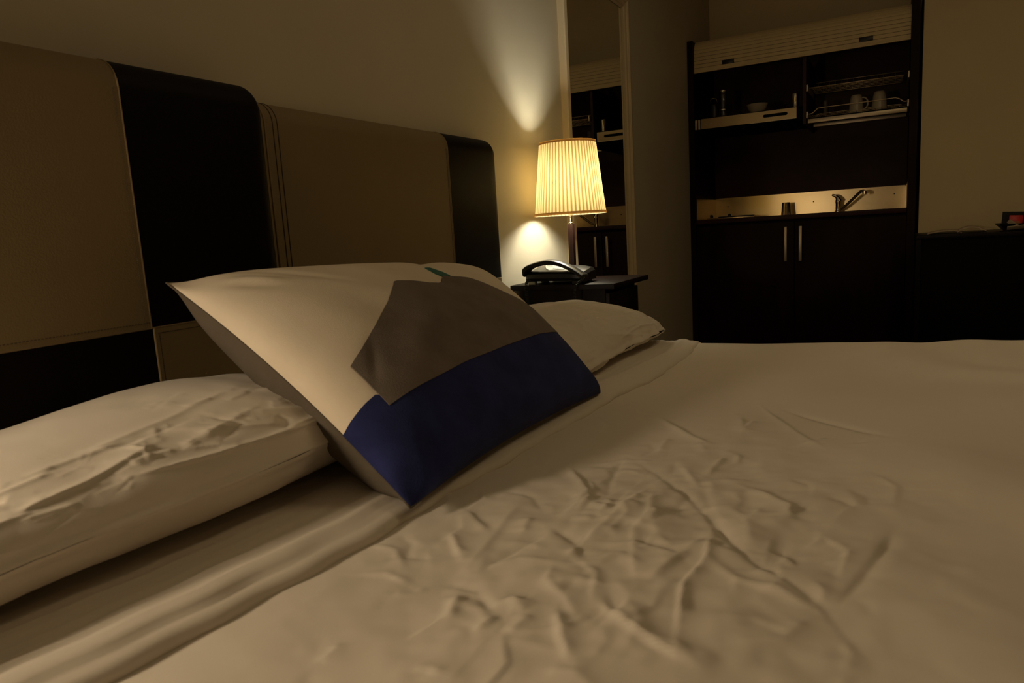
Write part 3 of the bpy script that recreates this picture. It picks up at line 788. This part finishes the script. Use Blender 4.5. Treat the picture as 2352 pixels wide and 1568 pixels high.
# ------------------------------------------------------------------ kitchenette
K0 = 4.48
kc = thing('kitchenette_cabinet', 'dark wenge kitchenette cupboard with raised roller shutter in the alcove', 'cabinet', (0.6, 4.78, 0))
bm = bmesh.new(); prism(bm, [(K0, 0), (K0, 1.975), (K0+.03, 1.975), (5.08, 1.955), (5.08, 0)], 'x', 0.002, 0.034); obj('side_panel', bm, M_wenge, kc)
bm = bmesh.new(); box(bm, 1.184, 1.222, K0, 5.08, 0, 2.10); obj('side_panel', bm, M_wenge, kc)
boxo('back_panel', 0.034, 1.184, 5.05, 5.08, 0.08, 1.93, M_wenge_red, kc)
boxo('plinth', 0.034, 1.184, 4.54, 4.556, 0.0, 0.08, M_black, kc)
boxo('bottom_panel', 0.034, 1.184, 4.50, 5.05, 0.08, 0.098, M_wenge, kc)
d1 = boxo('door', 0.037, 0.6055, K0+.002, K0+.020, 0.085, 0.868, M_wenge, kc, 0.0012)
d2 = boxo('door', 0.6095, 1.181, K0+.002, K0+.020, 0.085, 0.868, M_wenge, kc, 0.0012)
def handle(parent, hx):
    bm = bmesh.new(); box(bm, hx-.0085, hx+.0085, K0-.034, K0-.024, 0.641, 0.842, 0.002)
    for hz in (0.665, 0.818): tube(bm, [(hx, K0-.026, hz), (hx, K0+.004, hz)], 0.005, 10)
    o = obj('handle', bm, M_alu, None, True, .6); o.data.transform(Matrix.Translation((-0.6, -4.78, 0))); o.parent = parent; o['label'] = 'flat satin metal bar handle'
handle(d1, 0.562); handle(d2, 0.644)
# upper part: divider, shelf, bottom, top
boxo('divider', 0.648, 0.665, 4.52, 5.05, 1.42, 1.80, M_wenge_red, kc)
boxo('shelf', 0.034, 0.648, 4.52, 5.05, 1.517, 1.523, M_black, kc)
boxo('top_panel', 0.034, 1.184, 4.62, 5.05, 1.915, 1.93, M_wenge, kc)
boxo('cornice', 0.034, 0.062, K0+.03, K0+.10, 1.90, 1.93, M_wenge_red, kc)
# tambour slats
pitch_ = 0.0208; z = 1.797
arc = []
for i in range(5): arc.append((4.502, z+pitch_*i, 0))
ang = 0; y_ = 4.502; zz = z+pitch_*5
def slat(yy_, zz_, a_, gap=0.0016):
    bm = bmesh.new(); h = pitch_-gap
    prof_ = [(0, 0), (-0.0010, 0.0012), (-0.0018, h*.5), (-0.0010, h-.0012), (0, h), (0.006, h), (0.006, 0)]
    ca, sa = math.cos(a_), math.sin(a_)
    pts = [(yy_+p[0]*ca+p[1]*sa, zz_-p[0]*sa*0+p[1]*ca-p[0]*sa) for p in prof_]
    prism(bm, pts, 'x', 0.036, 1.182)
    return obj('slat', bm, M_shutter, kc)
slats = []
for i in range(5): slats.append(slat(4.502, z+pitch_*i, 0))
for i in range(6):
    ang = (i+0.6)*0.25
    slats.append(slat(y_, zz, ang)); y_ += pitch_*math.sin(ang); zz += pitch_*math.cos(ang)
for i in range(4):
    slats.append(slat(y_, zz, PI/2-.02)); y_ += pitch_
boxo('shutter_rail', 0.036, 1.182, 4.499, 4.512, 1.789, 1.7965, M_shutter, kc)
for hx0, hx1 in ((0.203, 0.272), (0.934, 1.003)):
    boxo('finger_pull', hx0, hx1, 4.4965, 4.508, 1.8150, 1.8395, M_blackpl, kc, 0.002)

# worktop with steel splashback
wt = thing('worktop', 'steel topped kitchenette worktop with brushed steel splashback', 'worktop', (0.6, 4.78, 0.87))
boxo('front_edge', 0.036, 1.182, K0+.001, K0+.022, 0.884, 0.911, M_wenge_red, wt, 0.002)
boxo('steel_top', 0.036, 1.182, K0+.022, 5.045, 0.886, 0.9095, M_steel, wt)
boxo('splashback', 0.040, 1.180, 5.034, 5.045, 0.9095, 1.048, M_steel, wt)
boxo('splash_return', 0.036, 0.0405, 4.50, 5.034, 0.9095, 1.040, M_steel, wt)
boxo('splash_return', 1.1795, 1.182, 4.50, 5.034, 0.9095, 1.040, M_steel, wt)
for sx, sz in ((0.66, 0.985), (1.12, 1.00), (0.12, .99)):
    bm = bmesh.new(); tube(bm, [(sx, 5.034, sz), (sx, 5.030, sz)], 0.004, 10); obj('screw', bm, M_blackpl, wt)
bm = bmesh.new(); box(bm, 0.62, 1.08, 4.60, 4.90, 0.9095, 0.9115, .001); obj('sink_rim', bm, M_steel, wt)

# hob
hb = thing('hob', 'small steel hob with black burners on the left of the worktop', 'hob', (0.2, 4.72, 0.9095))
boxo('hob_plate', 0.075, 0.37, 4.56, 4.94, 0.9095, 0.918, M_steel, hb, .002)
for bx_, by_ in ((0.19, 4.66), (0.27, 4.83)):
    latheo('burner', [(0.0, 0), (0.055, 0), (0.055, .006), (.04, .008), (0, .008)], bx_, by_, M_blackpl, hb, 28, .918)
for bx_ in (0.105, 0.215): latheo('knob', [(0.0, 0), (0.010, 0), (0.010, .016), (.006, .020), (0, .020)], bx_, 4.60, M_blackpl, hb, 16, .918)

# extractor front (hood) under the left shelf
eh = thing('extractor_hood', 'slim steel fronted extractor hood under the left shelf', 'extractor hood', (0.34, 4.6, 1.45))
bm = bmesh.new(); box(bm, 0.050, 0.645, 4.53, 5.0, 1.445, 1.515); obj('hood_body', bm, M_black, eh)
# steel front with a slot
bm = bmesh.new()
def rr_slot(x0, x1, z0, z1, n=8):
    r = (z1-z0)/2; pts = []
    for i in range(n+1): a = -PI/2+PI*i/n; pts.append((x1-r+r*math.cos(a), (z0+z1)/2+r*math.sin(a)))
    for i in range(n+1): a = PI/2+PI*i/n; pts.append((x0+r+r*math.cos(a), (z0+z1)/2+r*math.sin(a)))
    return pts
outer = [(0.074, 1.4565), (0.617, 1.4565), (0.617, 1.5155), (0.074, 1.5155)]; inner = rr_slot(0.434, 0.569, 1.479, 1.4965)
pts = [Vector(p) for p in outer+inner]; no, ni = 4, len(inner)
ed = [(i, (i+1) % 4) for i in range(4)]+[(4+i, 4+(i+1) % ni) for i in range(ni)]
vo, eo, fo, *_ = geometry.delaunay_2d_cdt(pts, ed, [], 1, 1e-6)
def in_inner(f):
    c = sum((Vector(vo[i]) for i in f), Vector((0, 0)))/len(f); return inside((c.x, c.y), inner)
keep = [f for f in fo if not in_inner(f)]
Fv = [bm.verts.new((p[0], 4.494, p[1])) for p in vo]; Bv = [bm.verts.new((p[0], 4.530, p[1])) for p in vo]
cn = set()
for f in keep:
    bm.faces.new([Fv[i] for i in f]); bm.faces.new([Bv[i] for i in reversed(f)])
    for i in range(len(f)): cn.add((f[i], f[(i+1) % len(f)]))
for a, b in cn:
    if (b, a) not in cn: bm.faces.new((Fv[a], Bv[a], Bv[b], Fv[b]))
obj('hood_front', bm, M_steel, eh)['label'] = 'brushed steel front with a slotted grip'
for sx0, sx1 in ((0.037, 0.050), (0.056, 0.068)): boxo('end_strip', sx0, sx1, 4.496, 4.53, 1.4565, 1.5135, M_alu, eh)
bm = bmesh.new(); tube(bm, [(0.105, 4.4935, 1.484), (0.105, 4.4915, 1.484)], .004, 10); box(bm, 0.112, 0.140, 4.4932, 4.4942, 1.4835, 1.4865); obj('badge', bm, M_chrome, eh)
bm = bmesh.new(); box(bm, 0.36, 0.617, 4.4925, 4.495, 1.4545, 1.4575); obj('light_lip', bm, M_alu, eh)
for i in range(9):
    boxo('vent_slot', 0.13+i*.055, 0.15+i*.055, 4.58, 4.92, 1.4435, 1.4455, M_wenge_red, eh)

# dish racks
dk = thing('dish_rack', 'chromed wire dish rack with two tiers in the right upper bay', 'dish rack', (0.925, 4.68, 1.42))
bm = bmesh.new()
tube(bm, [(0.684, 4.505, 1.612), (1.155, 4.505, 1.612)], .0026, 8)
tube(bm, [(0.684, 4.86, 1.690), (1.155, 4.86, 1.690)], .0024, 8)
tube(bm, [(0.690, 4.80, 1.620), (1.160, 4.80, 1.620)], .0024, 8)
for yy_ in (4.56, 4.60, 4.65, 4.70, 4.75): tube(bm, [(0.69, yy_, 1.614), (1.15, yy_, 1.614)], .0014, 6)
for i in range(15):
    xx_ = 0.70+i*.0318
    tube(bm, [(xx_, 4.505, 1.6125), (xx_, 4.80, 1.6165), (xx_, 4.86, 1.690)], .0013, 6)
obj('upper_tier', bm, M_wire, dk, True)
bm = bmesh.new()
for r_ in (smoothpts([(0.682, 4.505, 1.470), (0.700, 4.505, 1.472), (0.722, 4.505, 1.490), (0.745, 4.505, 1.497), (0.9, 4.505, 1.498)], 5)+[Vector((1.05, 4.505, 1.499))]+smoothpts([(1.115, 4.505, 1.500), (1.135, 4.505, 1.492), (1.155, 4.505, 1.477), (1.172, 4.505, 1.476)], 5),):
    tube(bm, r_, .0026, 8)
tube(bm, smoothpts([(0.70, 4.70, 1.470), (0.716, 4.70, 1.484), (0.74, 4.70, 1.488), (1.11, 4.70, 1.488), (1.135, 4.70, 1.478), (1.15, 4.70, 1.465)], 6), .0020, 8)
for yy_ in (4.54, 4.60, 4.66, 4.72, 4.80): tube(bm, [(0.685, yy_, 1.462), (1.168, yy_, 1.462)], .0015, 6)
for i in range(15):
    xx_ = 0.70+i*.0318; tube(bm, [(xx_, 4.515, 1.4625), (xx_, 4.84, 1.4625)], .0013, 6)
obj('lower_tier', bm, M_wire, dk, True)
for zc_ in (1.610, 1.462):
    for xb_ in (0.667, 1.172):
        boxo('bracket', xb_, xb_+.010, 4.50, 4.84, zc_-.014, zc_+.022, M_alu, dk, .002)
boxo('tray_front', 0.677, 1.173, 4.497, 4.512, 1.419, 1.442, M_alu, dk, .002)
boxo('drip_tray', 0.680, 1.170, 4.512, 4.84, 1.445, 1.449, M_black, dk)
boxo('tray_rear_bar', 0.683, 1.172, 4.745, 4.760, 1.4215, 1.444, M_alu, dk, .002)

# tap
tp = thing('kitchen_tap', 'chrome mixer tap with slanted spout behind the sink', 'tap', (0.812, 4.92, 0.9115))
latheo('body', [(0, 0), (.019, 0), (.019, .004), (.0145, .008), (.0140, .050), (.0155, .052), (.0155, .068), (.012, .082), (0, .086)], 0.812, 4.92, M_chrome, tp, 24, .9115)
bm = bmesh.new(); tube(bm, smoothpts([(0.820, 4.92, 0.975), (0.812, 4.92, 0.992), (0.798, 4.92, 1.008), (0.778, 4.915, 1.016)], 6), [.0165-.0006*i for i in range(19)], 12); obj('lever', bm, M_chrome, tp, True)
bm = bmesh.new(); tube(bm, smoothpts([(0.820, 4.92, 0.925), (0.845, 4.905, 0.935), (0.90, 4.87, 0.985), (0.935, 4.845, 1.018), (0.95, 4.835, 1.026), (0.962, 4.83, 1.024)], 8), .0085, 14)
lathe(bm, [(0, 0), (.0115, 0), (.0115, .020), (0, .020)], 0.962, 4.83, 16, 1.006); obj('spout', bm, M_chrome, tp, True, .8)

# glassware and crockery
def tumbler(name, label, x, y, z, rb_, rt__, h, group=None, th=.002, m=None):
    bm = bmesh.new(); lathe(bm, [(0, 0), (rb_, 0), (rb_+(rt__-rb_)*.33, h*.33), (rb_+(rt__-rb_)*.36, h*.36), (rt__, h), (rt__-th, h), (rb_+(rt__-rb_)*.36-th, h*.36), (rb_-th, th*2), (0, th*2)], x, y, 28, z)
    o = obj(name, bm, m or M_glass, None, True, .6); return tag(o, label, 'glass', group)
bm = bmesh.new()
gx, gy, gz = 0.512, 4.88, 0.9096
lathe(bm, [(.0305, 0), (.0275, .030), (.0270, .034), (.0240, .078), (.0225, .080), (0, .080), (0, .075), (.0215, .075), (.0250, .034), (.0255, .03), (.0285, 0)], gx, gy, 28, gz, False)
tag(obj('drinking_glass', bm, M_glass, None, True, .6), 'clear tumbler upside down beside the sink', 'glass')
tumbler('drinking_glass', 'slim clear glass standing in the dish rack left of the mugs', 0.752, 4.70, 1.464, .019, .022, .095)
def mug(label, x, y, z, handle_, ha):
    t = thing('mug', label, 'mug', (x, y, z), 'upturned mugs')
    latheo('cup', [(.040, 0), (.0395, .004), (.0375, .035), (.033, .075), (.028, .096), (.0255, .099), (.0245, .1005), (0, .1005), (0, .0955), (.022, .0955), (.0265, .092), (.034, .035), (.037, 0)], x, y, M_ceramic, t, 32, z)
    bm = bmesh.new(); c, s = math.cos(ha), math.sin(ha)
    pp = smoothpts([(.028, 0, .082), (.045, 0, .080), (.058, 0, .064), (.060, 0, .040), (.050, 0, .022), (.035, 0, .020)], 5)
    tube(bm, [(x+p.x*c, y+p.x*s, z+p.z) for p in pp], .0045, 10)
    obj('handle', bm, M_ceramic, t, True)
mug('white mug upturned in the dish rack, left of the two, handle to the right', 0.917, 4.68, 1.464, 1, -0.15)
mug('white mug upturned in the dish rack, right of the two', 1.035, 4.68, 1.468, 1, 1.9)
bw = bmesh.new(); lathe(bw, [(0, 0), (.030, 0), (.032, .004), (.050, .022), (.0615, .052), (.0595, .0525), (.048, .024), (.028, .007), (0, .007)], 0.385, 4.60, 40, 1.523)
tag(obj('bowl', bw, M_ceramic, None, True, .9), 'small white bowl on the shelf above the extractor hood', 'bowl')
bt = thing('glass_carafe', 'tall glass jug on the left of the kitchenette shelf', 'jug', (0.185, 4.60, 1.523))
latheo('jug_body', [(0, 0), (.024, 0), (.0245, .045), (.022, .05), (.0225, .15), (.024, .162), (.0222, .162), (.0205, .15), (.020, .05), (.0225, .045), (.021, .005), (0, .005)], 0.185, 4.60, M_glass, bt, 28, 1.523)
bm = bmesh.new(); lathe(bm, [(.0243, .040), (.0250, .042), (.0250, .048), (.0243, .05)], .185, 4.60, 28, 1.523, True); obj('metal_band', bm, M_chrome, bt, True)
bm = bmesh.new(); lathe(bm, [(.0236, .150), (.0248, .152), (.0248, .162), (.0236, .163)], .185, 4.60, 28, 1.523, True); obj('metal_rim', bm, M_chrome, bt, True)
jr = thing('coffee_press', 'small dark handled pot at the far left of the shelf', 'pot', (0.125, 4.62, 1.523))
latheo('pot_body', [(0, 0), (.028, 0), (.029, .06), (.024, .085), (0, .088)], .125, 4.62, M_blackpl, jr, 24, 1.523)
bm = bmesh.new(); tube(bm, smoothpts([(.10, 4.62, 1.60), (.108, 4.60, 1.635), (.125, 4.60, 1.645), (.145, 4.60, 1.635), (.150, 4.62, 1.60)], 5), .002, 8); obj('handle', bm, M_chrome, jr, True)
sc = bmesh.new(); lathe(sc, [(0, 0), (.018, 0), (.023, .078), (.025, .082), (.023, .082), (.0165, .003), (0, .003)], 0.602, 4.58, 28, 1.523)
tag(obj('steel_beaker', sc, M_chrome, None, True, .7), 'steel beaker at the right end of the shelf by the divider', 'beaker')
se = bmesh.new(); lathe(se, [(0, 0), (.016, 0), (.004, .012), (.005, .02), (.018, .038), (.016, .038), (0, .022)], 0.528, 4.66, 24, 1.523)
tag(obj('egg_cup', se, M_mahog, None, True, .7), 'tiny reddish egg cup between the bowl and the steel beaker', 'cup')

# ------------------------------------------------------------------ sideboard at the right
sb = thing('sideboard', 'dark sideboard against the end wall at the right edge', 'sideboard', (1.9, 4.28, 0))
boxo('top_panel', 1.222, 2.60, 4.085, 4.492, 0.752, 0.770, M_wenge_dk, sb, .001)
boxo('side_panel', 1.222, 1.244, 4.090, 4.492, 0.0, 0.752, M_wenge_dk, sb)
boxo('side_panel', 2.578, 2.60, 4.090, 4.492, 0.0, 0.752, M_wenge_dk, sb)
boxo('door', 1.246, 1.91, 4.098, 4.116, 0.06, 0.749, M_black, sb, .001)
boxo('door', 1.914, 2.576, 4.098, 4.116, 0.06, 0.749, M_black, sb, .001)
boxo('plinth', 1.244, 2.578, 4.14, 4.156, 0, .06, M_black, sb)
# magazine
mg = thing('magazine', 'open pale brochure lying on the sideboard', 'magazine', (1.41, 4.24, 0.770))
def page(x0, x1, sgn, h, nm):
    rows = []
    for i in range(14):
        t = i/13; x = x0+(x1-x0)*t; zz_ = 0.7712+h*math.sin(PI*t)**.7*(1-.35*t if sgn > 0 else .5+.5*t)
        rows.append([(x, 4.16, zz_), (x+.01, 4.34, zz_+.004)])
    V = []; F = []
    for r in rows:
        V += [r[0], r[1]]
    nv = len(V)
    V += [(v[0], v[1], max(.7704, v[2]-.0012)) for v in V[:nv]]
    for i in range(13):
        F.append([2*i, 2*i+2, 2*i+3, 2*i+1]); F.append([nv+2*i, nv+2*i+1, nv+2*i+3, nv+2*i+2]); F.append([2*i, nv+2*i, nv+2*i+2, 2*i+2]); F.append([2*i+1, 2*i+3, nv+2*i+3, nv+2*i+1])
    arr_obj(nm, V, F, M_paper, mg)
page(1.272, 1.42, -1, .016, 'page'); page(1.40, 1.525, 1, .030, 'page')
# tray with cards and sachets
tr = thing('tray', 'small black tray at the right edge of the sideboard', 'tray', (1.70, 4.2, 0.770))
bm = bmesh.new()
o0 = [(1.600, 4.13), (1.82, 4.13), (1.82, 4.28), (1.600, 4.28)]; o1 = [(1.565, 4.10), (1.855, 4.10), (1.855, 4.31), (1.565, 4.31)]; o2 = [(1.572, 4.106), (1.848, 4.106), (1.848, 4.304), (1.572, 4.304)]; o3 = [(1.604, 4.134), (1.816, 4.134), (1.816, 4.276), (1.604, 4.276)]
R_ = [[bm.verts.new((p[0], p[1], zq)) for p in oo] for oo, zq in ((o0, .7705), (o1, .806), (o2, .806), (o3, .774))]
for a in range(3):
    for k in range(4): bm.faces.new((R_[a][k], R_[a][(k+1) % 4], R_[a+1][(k+1) % 4], R_[a+1][k]))
bm.faces.new(R_[0]); bm.faces.new(list(reversed(R_[3]))); obj('tray_body', bm, M_blackpl, tr)
ch = thing('card_holder', 'black card stand rising from the tray behind the red packet', 'card stand', (1.65, 4.21, 0.774))
bm = bmesh.new(); prism(bm, [(1.585, .776), (1.800, .776), (1.795, .852), (1.590, .862)], 'y', 4.222, 4.234); obj('card', bm, M_blackpl, ch)
rp_ = thing('tea_packet', 'red packet leaning in the tray on the sideboard', 'packet', (1.64, 4.17, 0.777))
Mr = Matrix.Translation((1.636, 4.172, 0.778)) @ Matrix.Rotation(0.06, 4, 'Y') @ Matrix.Rotation(-0.22, 4, 'X')
bm = bmesh.new(); box(bm, -.027, .027, -.004, .004, 0.0, .066, .002, 2, Mr); obj('packet', bm, M_red, rp_, True, .6)
bm = bmesh.new()
for (a, b, c_, d_) in ((-.012, .018, .026, .030), (-.010, .016, .034, .0365), (-.004, .012, .018, .020)): box(bm, a, b, -.0052, -.0040, c_, d_, 0, 2, Mr)
obj('print', bm, M_redink, rp_)
sa_ = thing('sugar_sachet', 'white paper sachets spilling over the front of the tray', 'sachet', (1.64, 4.11, 0.775))
bm = bmesh.new(); M1 = Matrix.Translation((1.650, 4.095, 0.789)) @ Matrix.Rotation(-0.08, 4, 'Y') @ Matrix.Rotation(.9, 4, 'X')
box(bm, -.055, .075, -.002, .002, -.012, .014, .0015, 2, M1); obj('sachet_paper', bm, M_white_sachet, sa_, True, .6)
bm = bmesh.new(); M2 = Matrix.Translation((1.622, 4.108, 0.802)) @ Matrix.Rotation(0.7, 4, 'Y') @ Matrix.Rotation(.5, 4, 'X')
box(bm, -.028, .028, -.0015, .0015, -.011, .011, .001, 2, M2); obj('sachet_paper', bm, M_white_sachet, sa_, True, .6)
